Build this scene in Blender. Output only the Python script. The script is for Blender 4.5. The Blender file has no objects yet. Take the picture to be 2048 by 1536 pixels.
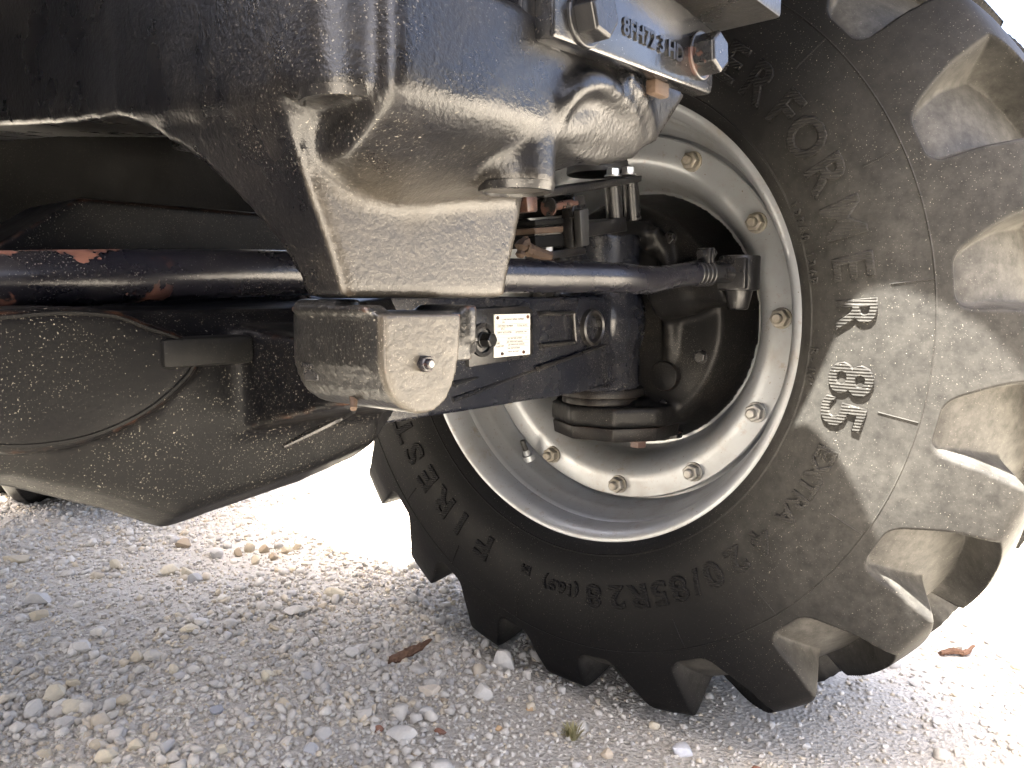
import bpy, bmesh, math, random
import numpy as np
from mathutils import Vector, Matrix

random.seed(7); RNG = np.random.default_rng(7)
scene = bpy.context.scene
COL = scene.collection

# ------------------------------------------------------------------ camera
F_PX, CAM_H, PITCH = 1540.0, 0.70, math.radians(6.5)
cam_d = bpy.data.cameras.new('camera'); cam = bpy.data.objects.new('camera', cam_d); COL.objects.link(cam)
cam_d.sensor_width = 36.0; cam_d.lens = 36.0*F_PX/2048.0
cam_d.clip_start = 0.02; cam_d.clip_end = 2000
cam.location = (0, 0, CAM_H); cam.rotation_euler = (math.radians(90)-PITCH, 0, 0)
scene.camera = cam

# ------------------------------------------------------------------ sky, sun, exposure
YAW = math.radians(50.2)                       # the tractor's cross axis against the view's x axis
AX = Vector((math.cos(YAW), math.sin(YAW), 0)) # along the front axle, towards the wheel in view
BX = Vector((-math.sin(YAW), math.cos(YAW), 0))# along the tractor, rearwards
SUN_EL = math.radians(70)
sun_h = (-AX).normalized()       # horizontal direction towards the sun
SUN_DIR = sun_h*math.cos(SUN_EL) + Vector((0, 0, math.sin(SUN_EL)))
world = bpy.data.worlds.new('World'); scene.world = world; world.use_nodes = True
nt = world.node_tree; bg = nt.nodes['Background']
sky = nt.nodes.new('ShaderNodeTexSky'); sky.sky_type = 'NISHITA'; sky.sun_disc = False
sky.sun_elevation = SUN_EL; sky.sun_rotation = math.atan2(sun_h.x, sun_h.y)
sky.air_density = 0.55; sky.dust_density = 7.0; sky.ozone_density = 0.0
nt.links.new(sky.outputs[0], bg.inputs[0]); bg.inputs[1].default_value = 0.095
sun_d = bpy.data.lights.new('sun', 'SUN'); sun_d.energy = 5.0; sun_d.angle = math.radians(0.55); sun_d.color = (1.0, 0.95, 0.86)
sun = bpy.data.objects.new('sun', sun_d); COL.objects.link(sun)
sun.rotation_euler = SUN_DIR.to_track_quat('Z', 'Y').to_euler(); sun.location = (0, 0, 8)
scene.view_settings.view_transform = 'Standard'; scene.view_settings.look = 'None'
scene.view_settings.gamma = 1.0; scene.view_settings.use_curve_mapping = False
scene.view_settings.exposure = 4.0
scene.cycles.max_bounces = 4; scene.cycles.diffuse_bounces = 3; scene.cycles.glossy_bounces = 2; scene.cycles.caustics_reflective = False

# ------------------------------------------------------------------ node material helpers
class NT:
    def __init__(s, name):
        s.m = bpy.data.materials.new(name); s.m.use_nodes = True; s.t = s.m.node_tree
        s.b = s.t.nodes['Principled BSDF']; s.tc = s.t.nodes.new('ShaderNodeTexCoord')
    def n(s, kind, **kw):
        x = s.t.nodes.new(kind)
        for k, v in kw.items(): setattr(x, k, v)
        return x
    def l(s, a, b): s.t.links.new(a, b)
    def noise(s, scale, detail=4, rough=.55, dist=0, vec=None):
        x = s.n('ShaderNodeTexNoise'); x.inputs['Scale'].default_value = scale; x.inputs['Detail'].default_value = detail
        x.inputs['Roughness'].default_value = rough; x.inputs['Distortion'].default_value = dist
        s.l(vec if vec else s.tc.outputs['Object'], x.inputs['Vector']); return x.outputs['Fac']
    def ramp(s, fac, lo, hi, a=0., b=1.):
        x = s.n('ShaderNodeMapRange'); x.clamp = True
        x.inputs['From Min'].default_value = lo; x.inputs['From Max'].default_value = hi
        x.inputs['To Min'].default_value = a; x.inputs['To Max'].default_value = b
        s.l(fac, x.inputs['Value']); return x.outputs['Result']
    def math(s, op, a, b=None):
        x = s.n('ShaderNodeMath', operation=op)
        for i, v in enumerate((a, b)):
            if v is None: continue
            if isinstance(v, (int, float)): x.inputs[i].default_value = v
            else: s.l(v, x.inputs[i])
        return x.outputs[0]
    def mix(s, fac, a, b):
        x = s.n('ShaderNodeMix', data_type='RGBA')
        if isinstance(fac, (int, float)): x.inputs[0].default_value = fac
        else: s.l(fac, x.inputs[0])
        for i, v in ((6, a), (7, b)):
            if isinstance(v, tuple): x.inputs[i].default_value = (*v, 1)
            else: s.l(v, x.inputs[i])
        return x.outputs[2]
    def bump(s, h, strength, dist=.002, prev=None):
        x = s.n('ShaderNodeBump'); x.inputs['Strength'].default_value = strength; x.inputs['Distance'].default_value = dist
        s.l(h, x.inputs['Height'])
        if prev: s.l(prev, x.inputs['Normal'])
        return x.outputs[0]
    def put(s, **kw):
        for k, v in kw.items():
            k = {'color': 'Base Color', 'rough': 'Roughness', 'metal': 'Metallic', 'normal': 'Normal', 'spec': 'Specular IOR Level', 'coat': 'Coat Weight'}[k]
            if isinstance(v, tuple): s.b.inputs[k].default_value = (*v, 1)
            elif isinstance(v, (int, float)): s.b.inputs[k].default_value = v
            else: s.l(v, s.b.inputs[k])
        return s.m

DUST = (.36, .31, .235)
def paint(name, base=(.012, .012, .014), rough=.36, specks=.5, film=.25, rust=.5, grain=(230, .25), smear=(1, 1, 1), spec=.5, patch=0, edge=(.545, .60), pspan=None, face=None):
    """worn black chassis paint: dust film, spatter specks, rust where edges are rubbed bare, cast grain"""
    k = NT(name)
    mp = k.n('ShaderNodeMapping'); mp.inputs['Scale'].default_value = smear; k.l(k.tc.outputs['Object'], mp.inputs[0])
    big = k.noise(9, 4, .62, .3, mp.outputs[0]); fine = k.noise(70, 3, .7)
    f = k.math('MULTIPLY', k.ramp(big, .42, .72), k.ramp(fine, .3, .75))
    f = k.math('MULTIPLY', f, film)
    if face:                                    # paler film on the forward face: (v limit, z limit, amount)
        sf = k.n('ShaderNodeSeparateXYZ'); k.l(k.tc.outputs['Object'], sf.inputs[0])
        g = k.math('MULTIPLY', k.ramp(sf.outputs[1], face[0]+.002, face[0]), k.ramp(sf.outputs[2], face[1]+.012, face[1]-.012))
        f = k.math('MAXIMUM', f, k.math('MULTIPLY', k.math('MULTIPLY', g, face[2]), k.ramp(fine, .3, .7, .55, 1)))
    c = k.mix(f, base, DUST)
    sp = k.ramp(k.noise(520, 2, .5), .715-.03*specks, .755-.03*specks)
    sp = k.math('MULTIPLY', sp, k.ramp(k.noise(11, 4, .6), .44, .62, .04, 1.0))
    sp = k.math('MULTIPLY', sp, min(1., specks))
    c = k.mix(sp, c, (.42, .39, .33))
    s2 = k.math('MULTIPLY', k.ramp(k.noise(720, 1, .5), .66, .72), k.ramp(k.noise(9, 4, .6), .40, .62, .0, min(1., specks*.8)))
    c = k.mix(s2, c, (.36, .33, .28))
    geo = k.n('ShaderNodeNewGeometry')
    e = k.ramp(geo.outputs['Pointiness'], *edge)
    e = k.math('MULTIPLY', e, k.ramp(k.noise(34, 5, .7), .42, .60))
    e = k.math('MULTIPLY', e, rust)
    rc = k.mix(k.noise(120, 3), (.07, .028, .015), (.24, .10, .045))
    c = k.mix(e, c, rc)
    if patch:                                   # bare, rusted patches where the paint has flaked
        pt = k.math('MULTIPLY', k.ramp(k.noise(16, 5, .6), .535, .55), patch)
        if pspan:
            sx = k.n('ShaderNodeSeparateXYZ'); k.l(k.tc.outputs['Object'], sx.inputs[0]); pt = k.math('MULTIPLY', pt, k.ramp(sx.outputs[0], *pspan))
        c = k.mix(pt, c, k.mix(k.noise(90, 4), (.07, .030, .020), (.20, .085, .055))); e = k.math('MAXIMUM', e, pt)
    r = k.math('ADD', k.math('MULTIPLY', f, .5), rough)
    r = k.math('ADD', r, k.math('MULTIPLY', k.math('ADD', e, sp), .4))
    r = k.math('ADD', r, k.ramp(k.noise(25, 4), .3, .7, -.06, .08))
    b = k.bump(k.noise(grain[0], 3, .6), grain[1], .0015)
    b = k.bump(k.noise(45, 3, .5), .07, .003, b)
    return k.put(color=c, rough=r, normal=b, spec=spec)

M = {}
M['cast'] = paint('cast_black_paint', base=(.0045, .0045, .0055), rough=.29, specks=.4, film=.045, rust=.4, grain=(240, .34), spec=.5, face=(-.3805, .772, .11))
M['cast_dusty'] = paint('cast_pale_film_paint', base=(.008, .008, .008), rough=.34, specks=.4, film=.03, rust=.8, grain=(150, .6), face=(-.411, .9, .14))  # cast paint with a paler film on the forward face
M['axle'] = paint('axle_black_paint', base=(.0025, .0025, .003), rough=.40, specks=.45, film=.008, rust=.28, grain=(200, .16), spec=.09, edge=(.530, .575))
M['beam'] = paint('beam_blue_black_paint', base=(.005, .006, .010), rough=.24, specks=.6, film=.03, rust=.8, grain=(200, .12))
M['rod'] = paint('rod_black_paint', base=(.006, .006, .009), rough=.26, specks=.5, film=.04, rust=.6, grain=(180, .10), patch=.85, pspan=(-.80, -.84))
M['knuckle'] = paint('knuckle_black_paint', base=(.0055, .0055, .006), rough=.38, specks=.4, film=.03, rust=.2, grain=(200, .25), spec=.16)
M['bolt'] = paint('painted_bolt', base=(.010, .010, .011), rough=.26, specks=.3, film=.06, rust=0, grain=(300, .2), patch=.35)
M['plain'] = paint('plain_black_paint', base=(.006, .006, .007), rough=.30, specks=.6, film=.05, rust=0, grain=(200, .2))
M['under'] = paint('underside_grime', base=(.003, .003, .003), rough=.6, specks=.1, film=.01, rust=0, grain=(60, .4), spec=.15)

def simple(name, base, rough, metal=0, var=.15, scale=40, bump=.1):
    k = NT(name); nz = k.noise(scale, 5, .6)
    lo = tuple(c*(1-var) for c in base); hi = tuple(min(1, c*(1+var)) for c in base)
    return k.put(color=k.mix(nz, lo, hi), rough=k.ramp(nz, .3, .7, rough-.06, rough+.08), metal=metal, normal=k.bump(k.noise(scale*6, 3), bump, .001))
M['zinc'] = simple('zinc_bolt', (.62, .62, .60), .32, .9)
M['rusty'] = simple('rusty_iron', (.050, .030, .018), .8, 0, .6, 90, .6)
M['rubber_hose'] = simple('rubber_hose', (.016, .016, .016), .55)
M['plate'] = simple('nameplate_aluminium', (.52, .52, .49), .45, .1, .22, 45, .03)
M['ink'] = simple('nameplate_ink', (.10, .10, .10), .6)
M['hood'] = simple('unseen_hood_paint', (.035, .035, .04), .35)
M['bar'] = paint('bar_paint', base=(.008, .008, .009), rough=.20, specks=.4, film=.05, rust=0, grain=(200, .15), spec=.9)
def rim_mat():
    k = NT('silver_rim_paint')
    nz = k.noise(7, 6, .65); st = k.noise(30, 5, .7)
    f = k.math('MULTIPLY', k.ramp(nz, .45, .72), k.ramp(st, .3, .7)); f = k.math('MULTIPLY', f, .75)
    c = k.mix(f, (.33, .345, .365), (.22, .19, .14)); c = k.mix(k.ramp(k.noise(48, 5, .75), .58, .70, 0, .5), c, (.22, .17, .11))
    sp = k.ramp(k.noise(260, 2), .70, .74); c = k.mix(sp, c, (.16, .12, .08))
    return k.put(color=c, rough=k.math('ADD', k.math('MULTIPLY', f, .3), .36), metal=.5, normal=k.bump(k.noise(150, 3), .08, .001))
M['rim'] = rim_mat()
def rubber(name, strip=False):
    k = NT(name)
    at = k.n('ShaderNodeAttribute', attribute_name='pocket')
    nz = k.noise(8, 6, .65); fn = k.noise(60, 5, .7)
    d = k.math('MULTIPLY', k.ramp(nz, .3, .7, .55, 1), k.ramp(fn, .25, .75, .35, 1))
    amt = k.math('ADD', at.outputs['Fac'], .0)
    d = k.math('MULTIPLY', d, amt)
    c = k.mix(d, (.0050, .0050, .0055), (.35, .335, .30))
    sp = k.math('MULTIPLY', k.ramp(k.noise(520, 2), .685, .73), k.ramp(k.noise(11, 3), .35, .6, .2, 1))
    c = k.mix(k.math('MULTIPLY', sp, .55), c, (.40, .37, .31))
    b = k.bump(k.noise(110, 4), .22, .0015); b = k.bump(k.noise(26, 4, .65), .16, .004, b)
    if strip:
        w = k.n('ShaderNodeTexWave', wave_type='BANDS', bands_direction='Z'); w.inputs['Scale'].default_value = 75
        k.l(k.tc.outputs['Object'], w.inputs[0]); b = k.bump(w.outputs['Fac'], .45, .002, b)
    return k.put(color=c, rough=k.math('ADD', k.math('MULTIPLY', d, .3), .50), normal=b, spec=.12)
M['rubber'] = rubber('tyre_rubber'); M['letters'] = rubber('tyre_lettering', True)

# ------------------------------------------------------------------ object helpers
C0 = Vector((.1176, 1.3295, 0)); ZC = .6555     # wheel centre in the plane of the inner rim flange
def tp(x, y, v=None, u=None, z=None):
    """surveyed picture point -> tractor coordinates (u along axle, v rearwards, z up) on the given plane"""
    a = (x-1024)/F_PX; b = -(y-768)/F_PX
    d = Vector((a, math.cos(PITCH)+b*math.sin(PITCH), -math.sin(PITCH)+b*math.cos(PITCH)))
    o = Vector((0, 0, CAM_H))-C0
    ou, ov, oz = o.dot(AX), o.dot(BX), CAM_H; du, dv, dz = d.dot(AX), d.dot(BX), d.z
    t = (v-ov)/dv if v is not None else (u-ou)/du if u is not None else (z-oz)/dz
    return Vector((ou+du*t, ov+dv*t, oz+dz*t))
def gp(x, y, z=0.0):
    a = (x-1024)/F_PX; b = -(y-768)/F_PX
    d = Vector((a, math.cos(PITCH)+b*math.sin(PITCH), -math.sin(PITCH)+b*math.cos(PITCH)))
    t = (z-CAM_H)/d.z
    return Vector((d.x*t, d.y*t, z)), t

def link(name, me, mat, parent=None, smooth=True):
    o = bpy.data.objects.new(name, me); COL.objects.link(o)
    if mat is not None and not me.materials: me.materials.append(mat)
    if smooth:
        for p in me.polygons: p.use_smooth = True
    if parent is not None: o.parent = parent
    return o
def tag(o, label=None, cat=None, group=None, kind=None):
    for k, v in (('label', label), ('category', cat), ('group', group), ('kind', kind)):
        if v: o[k] = v
    return o
def empty(name, parent=None, loc=(0, 0, 0), rz=0):
    o = bpy.data.objects.new(name, None); COL.objects.link(o); o.location = loc; o.rotation_euler = (0, 0, rz); o.empty_display_size = .1
    if parent is not None: o.parent = parent
    return o
def ring_loft(bm, rings, cap=True, closed=True):
    vs = [[bm.verts.new(p) for p in r] for r in rings]; n = len(rings[0])
    for a, b in zip(vs, vs[1:]):
        for i in range(n if closed else n-1):
            bm.faces.new((a[i], a[(i+1) % n], b[(i+1) % n], b[i]))
    if cap: bm.faces.new(list(reversed(vs[0]))); bm.faces.new(vs[-1])
    return vs
def frame(d):
    d = d.normalized(); up = Vector((0, 0, 1)) if abs(d.z) < .9 else Vector((1, 0, 0))
    s = d.cross(up).normalized(); return s, s.cross(d).normalized()
def b_box(bm, lo, hi, taper=None):
    (a, b, c), (d, e, f) = lo, hi
    ring_loft(bm, [[(a, b, c), (d, b, c), (d, e, c), (a, e, c)], [(a, b, f), (d, b, f), (d, e, f), (a, e, f)]])
def b_cyl(bm, p0, p1, r0, r1=None, n=24, phase=0):
    p0, p1 = Vector(p0), Vector(p1); s, t = frame(p1-p0); r1 = r0 if r1 is None else r1
    ring_loft(bm, [[p+(s*math.cos(phase+2*math.pi*i/n)+t*math.sin(phase+2*math.pi*i/n))*r for i in range(n)] for p, r in ((p0, r0), (p1, r1))])
def b_tube(bm, pts, rad, n=16):
    pts = [Vector(p) for p in pts]; rings = []; s0 = None
    for i, p in enumerate(pts):
        d = (pts[min(i+1, len(pts)-1)]-pts[max(i-1, 0)]).normalized()
        if s0 is None: s, t = frame(d)
        else: s = (s0-d*s0.dot(d)).normalized(); t = s.cross(d).normalized()
        s0 = s; r = rad[i] if isinstance(rad, (list, tuple)) else rad
        rings.append([p+(s*math.cos(2*math.pi*k/n)+t*math.sin(2*math.pi*k/n))*r for k in range(n)])
    ring_loft(bm, rings)
def spline(pts, k=6):
    pts = [Vector(p) for p in pts]; out = []
    for i in range(len(pts)-1):
        p0, p1, p2, p3 = pts[max(i-1, 0)], pts[i], pts[i+1], pts[min(i+2, len(pts)-1)]
        for j in range(k):
            t = j/k
            out.append(.5*((2*p1)+(p2-p0)*t+(2*p0-5*p1+4*p2-p3)*t*t+(3*p1-p0-3*p2+p3)*t**3))
    return out+[pts[-1]]
def b_prism(bm, poly, axis, lo, hi):
    """polygon in the two other axes, extruded along axis 'u','v' or 'z'"""
    def mk(p, h): return {'v': (p[0], h, p[1]), 'u': (h, p[0], p[1]), 'z': (p[0], p[1], h)}[axis]
    ring_loft(bm, [[mk(p, lo) for p in poly], [mk(p, hi) for p in poly]])
def b_ball(bm, c, r, n=20, m=12):
    r = (r, r, r) if isinstance(r, (int, float)) else r; rings = []
    for j in range(1, m):
        ph = math.pi*j/m
        rings.append([(c[0]+r[0]*math.sin(ph)*math.cos(2*math.pi*i/n), c[1]+r[1]*math.sin(ph)*math.sin(2*math.pi*i/n), c[2]-r[2]*math.cos(ph)) for i in range(n)])
    ring_loft(bm, rings)
def b_lathe_u(bm, prof, cv, cz, n=96, cap=False, th0=0, th1=2*math.pi):
    """profile of (u, radius) turned about a line along u through (v=cv, z=cz)"""
    rings = [[(u, cv-r*math.cos(2*math.pi*i/n), cz+r*math.sin(2*math.pi*i/n)) for i in range(n)] for u, r in prof]
    ring_loft(bm, rings, cap=cap)
def done(bm, name, mat, parent, smooth=True, bevel=0, seg=2):
    bmesh.ops.recalc_face_normals(bm, faces=bm.faces[:])
    if bevel:
        es = [e for e in bm.edges if len(e.link_faces) == 2 and e.calc_face_angle(0) > .5]
        bmesh.ops.bevel(bm, geom=es, offset=bevel, segments=seg, affect='EDGES', profile=.5, clamp_overlap=True)
    me = bpy.data.meshes.new(name); bm.to_mesh(me); bm.free()
    o = link(name, me, mat, parent, smooth)
    if smooth and len(me.polygons): me.set_sharp_from_angle(angle=math.radians(38))
    return o
def vox(name, bm, mat, parent, size=.005, smooth=6, factor=.5):
    """fuse overlapping solids into one casting with filleted corners"""
    bmesh.ops.recalc_face_normals(bm, faces=bm.faces[:])
    me = bpy.data.meshes.new(name+'_raw'); bm.to_mesh(me); bm.free()
    o = bpy.data.objects.new('raw', me); COL.objects.link(o)
    md = o.modifiers.new('r', 'REMESH'); md.mode = 'VOXEL'; md.voxel_size = size
    if smooth: ms = o.modifiers.new('s', 'SMOOTH'); ms.iterations = smooth; ms.factor = factor
    dg = bpy.context.evaluated_depsgraph_get()
    m2 = bpy.data.meshes.new_from_object(o.evaluated_get(dg)); m2.name = name
    bpy.data.objects.remove(o); bpy.data.meshes.remove(me)
    m2.materials.clear(); m2.transform(Matrix.Identity(4))
    return link(name, m2, mat, parent)
def text_mesh(s, size=1.0, extrude=.02, bold=0.0, res=3, bev=0.0):
    cu = bpy.data.curves.new('t', 'FONT'); cu.body = s; cu.size = size; cu.extrude = extrude; cu.offset = bold; cu.resolution_u = res
    cu.align_x = 'CENTER'; cu.bevel_depth = bev; cu.bevel_resolution = 0
    o = bpy.data.objects.new('t', cu); COL.objects.link(o)
    me = bpy.data.meshes.new_from_object(o.evaluated_get(bpy.context.evaluated_depsgraph_get()))
    bpy.data.objects.remove(o); bpy.data.curves.remove(cu); me.materials.clear(); return me
def hexbolt(name, p, d, af, h, mat, parent, washer=0, ph=0, wmat=None, stud=0):
    """hex head at p pointing along d, across-flats af, height h"""
    bm = bmesh.new(); p, d = Vector(p), Vector(d).normalized(); R = af/2/math.cos(math.pi/6)
    s, t = frame(d)
    ring = lambda q, r, n, a=0: [q+(s*math.cos(a+2*math.pi*i/n)+t*math.sin(a+2*math.pi*i/n))*r for i in range(n)]
    if washer: ring_loft(bm, [ring(p-d*.001, washer, 28), ring(p+d*h*.13, washer, 28), ring(p+d*h*.17, washer*.96, 28)])
    q = p+d*h*.15 if washer else p
    ring_loft(bm, [ring(q, R, 6, ph), ring(p+d*h*.92, R, 6, ph), ring(p+d*h, R*.86, 6, ph)])
    if stud: ring_loft(bm, [ring(p+d*h*.9, stud, 16), ring(p+d*(h+stud*.9), stud, 16), ring(p+d*(h+stud*1.2), stud*.75, 16)])
    return done(bm, name, mat, parent, smooth=False, bevel=h*.045, seg=1)

# ------------------------------------------------------------------ ground
def gh(x, y):
    return (.010*np.sin(1.7*x+.6)*np.cos(1.3*y+.4)+.006*np.sin(5.1*x+2.1*y)+.004*np.sin(9.7*y-4.3*x+1.)
            +.030*np.exp(-(((x-.62)/.22)**2+((y-1.33)/.13)**2))*0.55
            +.022*np.exp(-(((x+.60)/.30)**2+((y-1.55)/.25)**2))
            -.010*np.exp(-(((x-.38)/.35)**2+((y-1.45)/.30)**2)))
def make_ground():
    t = np.linspace(-1, 1, 341); k = 6.6
    xs = np.sinh(t*k)/np.sinh(k)*420; ys = np.sinh(t*k)/np.sinh(k)*420+1.8
    X, Y = np.meshgrid(xs, ys); fade = np.exp(-((X/9)**2+((Y-2)/9)**2)); Z = gh(X, Y)*fade
    n = len(xs); v = np.stack([X, Y, Z], -1).reshape(-1, 3)
    i = np.arange(n*n).reshape(n, n)
    f = np.stack([i[:-1, :-1], i[:-1, 1:], i[1:, 1:], i[1:, :-1]], -1).reshape(-1, 4)
    me = bpy.data.meshes.new('ground'); me.from_pydata(v.tolist(), [], f.tolist())
    k = NT('crushed_limestone')
    a = k.noise(3.5, 8, .65); b = k.noise(60, 6, .7); vo = k.n('ShaderNodeTexVoronoi'); vo.inputs['Scale'].default_value = 130
    k.l(k.tc.outputs['Object'], vo.inputs['Vector'])
    c = k.mix(k.ramp(a, .35, .68), (.54, .49, .41), (.61, .57, .50)); c = k.mix(k.ramp(b, .35, .7, 0, .6), c, (.33, .285, .215))
    c = k.mix(.35, c, k.mix(vo.outputs['Color'], (.48, .45, .39), (.72, .68, .61)))
    nb = k.bump(k.noise(190, 5, .7), .8, .006); nb = k.bump(vo.outputs['Distance'], .7, .006, nb); nb = k.bump(k.noise(22, 4, .6), .5, .012, nb)
    k.put(color=c, rough=.95, normal=nb, spec=.2)
    return tag(link('ground', me, k.m), kind='structure')
make_ground()

# ------------------------------------------------------------------ the tractor
tractor = tag(empty('tractor', None, C0, YAW), 'black undercarriage of a tractor with a big lugged tyre on a silver wheel', 'tractor')

# ---- tyres
def prof_interp(pts, s):
    """cubic through control points (r, a) at parameters 0..n-1"""
    P = np.array(pts, float); n = len(P); i = np.clip(np.floor(s).astype(int), 0, n-2); t = (s-i)[:, None]
    p0, p1, p2, p3 = P[np.maximum(i-1, 0)], P[i], P[i+1], P[np.minimum(i+2, n-1)]
    return .5*((2*p1)+(p2-p0)*t+(2*p0-5*p1+4*p2-p3)*t*t+(3*p1-p0-3*p2+p3)*t**3)
#          bead ........................................ sidewall ........... shoulder ........ tip ........... crown
TOP = [(.372, -.012), (.381, .006), (.400, .022), (.430, .036), (.465, .043), (.510, .043), (.548, .038), (.575, .0335), (.605, .026), (.635, .015), (.662, .003), (.684, -.012), (.6945, -.040), (.701, -.085), (.706, -.130), (.708, -.175)]
FLR = [(.372, -.012), (.381, .006), (.400, .022), (.430, .036), (.465, .043), (.510, .043), (.548, .038), (.570, .0260), (.590, .006), (.608, -.018), (.624, -.045), (.637, -.075), (.648, -.105), (.656, -.130), (.662, -.155), (.664, -.175)]
HALFW = .175
NL, PITCHA = 20, math.radians(18.0)
def sstep(x): x = np.clip(x, 0, 1); return x*x*(3-2*x)
def smin(a, b, k): h = np.clip(.5+.5*(b-a)/k, 0, 1); return b*(1-h)+a*h-k*h*(1-h)
def dust_light_at(th):
    """tyre dust by angle, with sun patch brightness put into the colour"""
    return .003+.155*sstep((np.cos(np.asarray(th)+.12)-.58)/.40)  # peak raised around the sunlit sidewall patch to brighten it
def make_tyre(name, parent, cz, nth, ns_in, ns_out, scale=1.0, squash=True, mat=None, lugphase=math.radians(16.6), wscale=1.0, uoff=0., voff=0., split=True):
    s_in = np.linspace(0, 15, ns_in)
    # denser samples on the shoulder
    w = np.interp(s_in, [0, 5, 7, 12, 15], [1, 1, 2.2, 2.2, 1.2]); s_in = np.interp(np.linspace(0, 1, ns_in), (np.cumsum(w)-w[0])/(np.cumsum(w)[-1]-w[0]), s_in)
    s_out = np.linspace(15, 0, ns_out)[1:]
    rows = []; pk = []; lug = []
    th = np.linspace(0, 2*math.pi, nth, endpoint=False)
    for half, ss in ((0, s_in), (1, s_out)):
        T, Fl = prof_interp(TOP, ss), prof_interp(FLR, ss)
        dense = prof_interp(TOP, np.linspace(6, 15, 400)); al = np.concatenate([[0], np.cumsum(np.hypot(*np.diff(dense, axis=0).T))])
        L = np.interp(ss, np.linspace(6, 15, 400), al); L = np.where(ss < 6, -.02, L)
        for j in range(len(ss)):
            l = L[j]; R = T[j, 0]
            sweep = max(0., l-.145)*1.05/R
            cth = lugphase-sweep - math.radians(1.2)*float(1-sstep(np.array((l-.02)/.08))) + (PITCHA/2 if half else 0)
            d = (th-cth+PITCHA/2) % PITCHA-PITCHA/2                 # angle from nearest lug centre
            idx = np.floor((th-cth+PITCHA/2)/PITCHA).astype(int) % NL
            lw = np.interp(l, [0, .03, .06, .10, .145, .20, .30], [.060, .056, .049, .042, .037, .032, .029])
            x = np.abs(d)*R-lw                                       # > 0 in the pocket
            k = smin(x, np.full_like(x, l-.026), .020)
            e = np.interp(l, [0, .03, .06, .12, .16, .3], [.003, .005, .010, .018, .020, .018])
            m = sstep((k+.0005)/e) if l > 0 else np.zeros_like(x)
            P = T[j][None]*(1-m)[:, None]+Fl[j][None]*m[:, None]
            a = P[:, 1].copy()
            if half: a = -2*HALFW-a
            rows.append(np.stack([P[:, 0], a], -1)); pk.append(np.clip(m*sstep((l-.01)/.05)*.27+dust_light_at(th), 0, 1)); lug.append(np.where((m < .5) & (l > .045), idx+half*NL, -1))
    A = np.array(rows)                                              # ns, nth, 2
    U = -(A[..., 1]+HALFW)*wscale*scale+HALFW; Rr = A[..., 0]*scale
    V = -Rr*np.cos(th)[None]; Z = cz+Rr*np.sin(th)[None]
    if squash:                                                      # the loaded part of the tyre flattens on the gravel and bulges
        k = .022; zt = -.006; Z2 = np.where((Z-zt)/k > 30, Z, zt+k*np.log1p(np.exp(np.clip((Z-zt)/k, -40, 30))))
        bul = np.clip((Z2-Z), 0, None); Z = Z2
        low = np.exp(-(Z/.16)**2)*np.exp(-(V/.33)**2); U = HALFW+(U-HALFW)*(1+.05*low)
    U = U+uoff; V = V+voff
    ns = A.shape[0]; verts = np.stack([U, V, Z], -1).reshape(-1, 3)
    i = np.arange(ns*nth).reshape(ns, nth); ip = np.roll(i, -1, 1)
    faces = np.stack([i[:-1], i[1:], ip[1:], ip[:-1]], -1).reshape(-1, 4)
    # smooth vertex normals of the whole carcass, so that split lugs show no seam
    q = verts[faces]; fn = np.cross(q[:, 2]-q[:, 0], q[:, 3]-q[:, 1]); vn = np.zeros_like(verts)
    for c in range(4): np.add.at(vn, faces[:, c], fn)
    vn /= np.linalg.norm(vn, axis=1)[:, None]+1e-12
    if np.mean(np.einsum('ij,ij->i', vn, verts-np.array([HALFW+uoff, voff, cz]))) < 0: faces = faces[:, ::-1]; vn = -vn
    pkv = np.array(pk).reshape(-1); lg = np.array(lug).reshape(-1)
    fl = lg[faces]; fl = np.where((fl == fl[:, :1]).all(1), fl[:, 0], -1)
    def emit(nm, sel):
        f = faces[sel]
        if not len(f): return None
        ids, inv = np.unique(f, return_inverse=True); f2 = inv.reshape(-1, 4)
        me = bpy.data.meshes.new(nm); me.vertices.add(len(ids)); me.vertices.foreach_set('co', verts[ids].ravel())
        me.loops.add(len(f2)*4); me.loops.foreach_set('vertex_index', f2.ravel().astype(np.int32))
        me.polygons.add(len(f2)); me.polygons.foreach_set('loop_start', np.arange(0, len(f2)*4, 4, dtype=np.int32))
        me.update(calc_edges=True); me.validate()
        at = me.attributes.new('pocket', 'FLOAT', 'POINT'); at.data.foreach_set('value', pkv[ids].astype(np.float32))
        me.polygons.foreach_set('use_smooth', np.ones(len(f2), bool))
        me.normals_split_custom_set_from_vertices(vn[ids].tolist())
        o = bpy.data.objects.new(nm, me); COL.objects.link(o); o.parent = parent; me.materials.append(mat or M['rubber'])
        return o
    if not split: return emit(name, np.ones(len(faces), bool))
    o = emit(name, fl == -1)
    for kx in range(2*NL): emit('tread_lug', fl == kx)
    return o
wheel = empty('front_wheel', tractor); wheel['label'] = 'silver wheel with lugged black tyre'
make_tyre('tyre', wheel, ZC, 1440, 150, 60)

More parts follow.
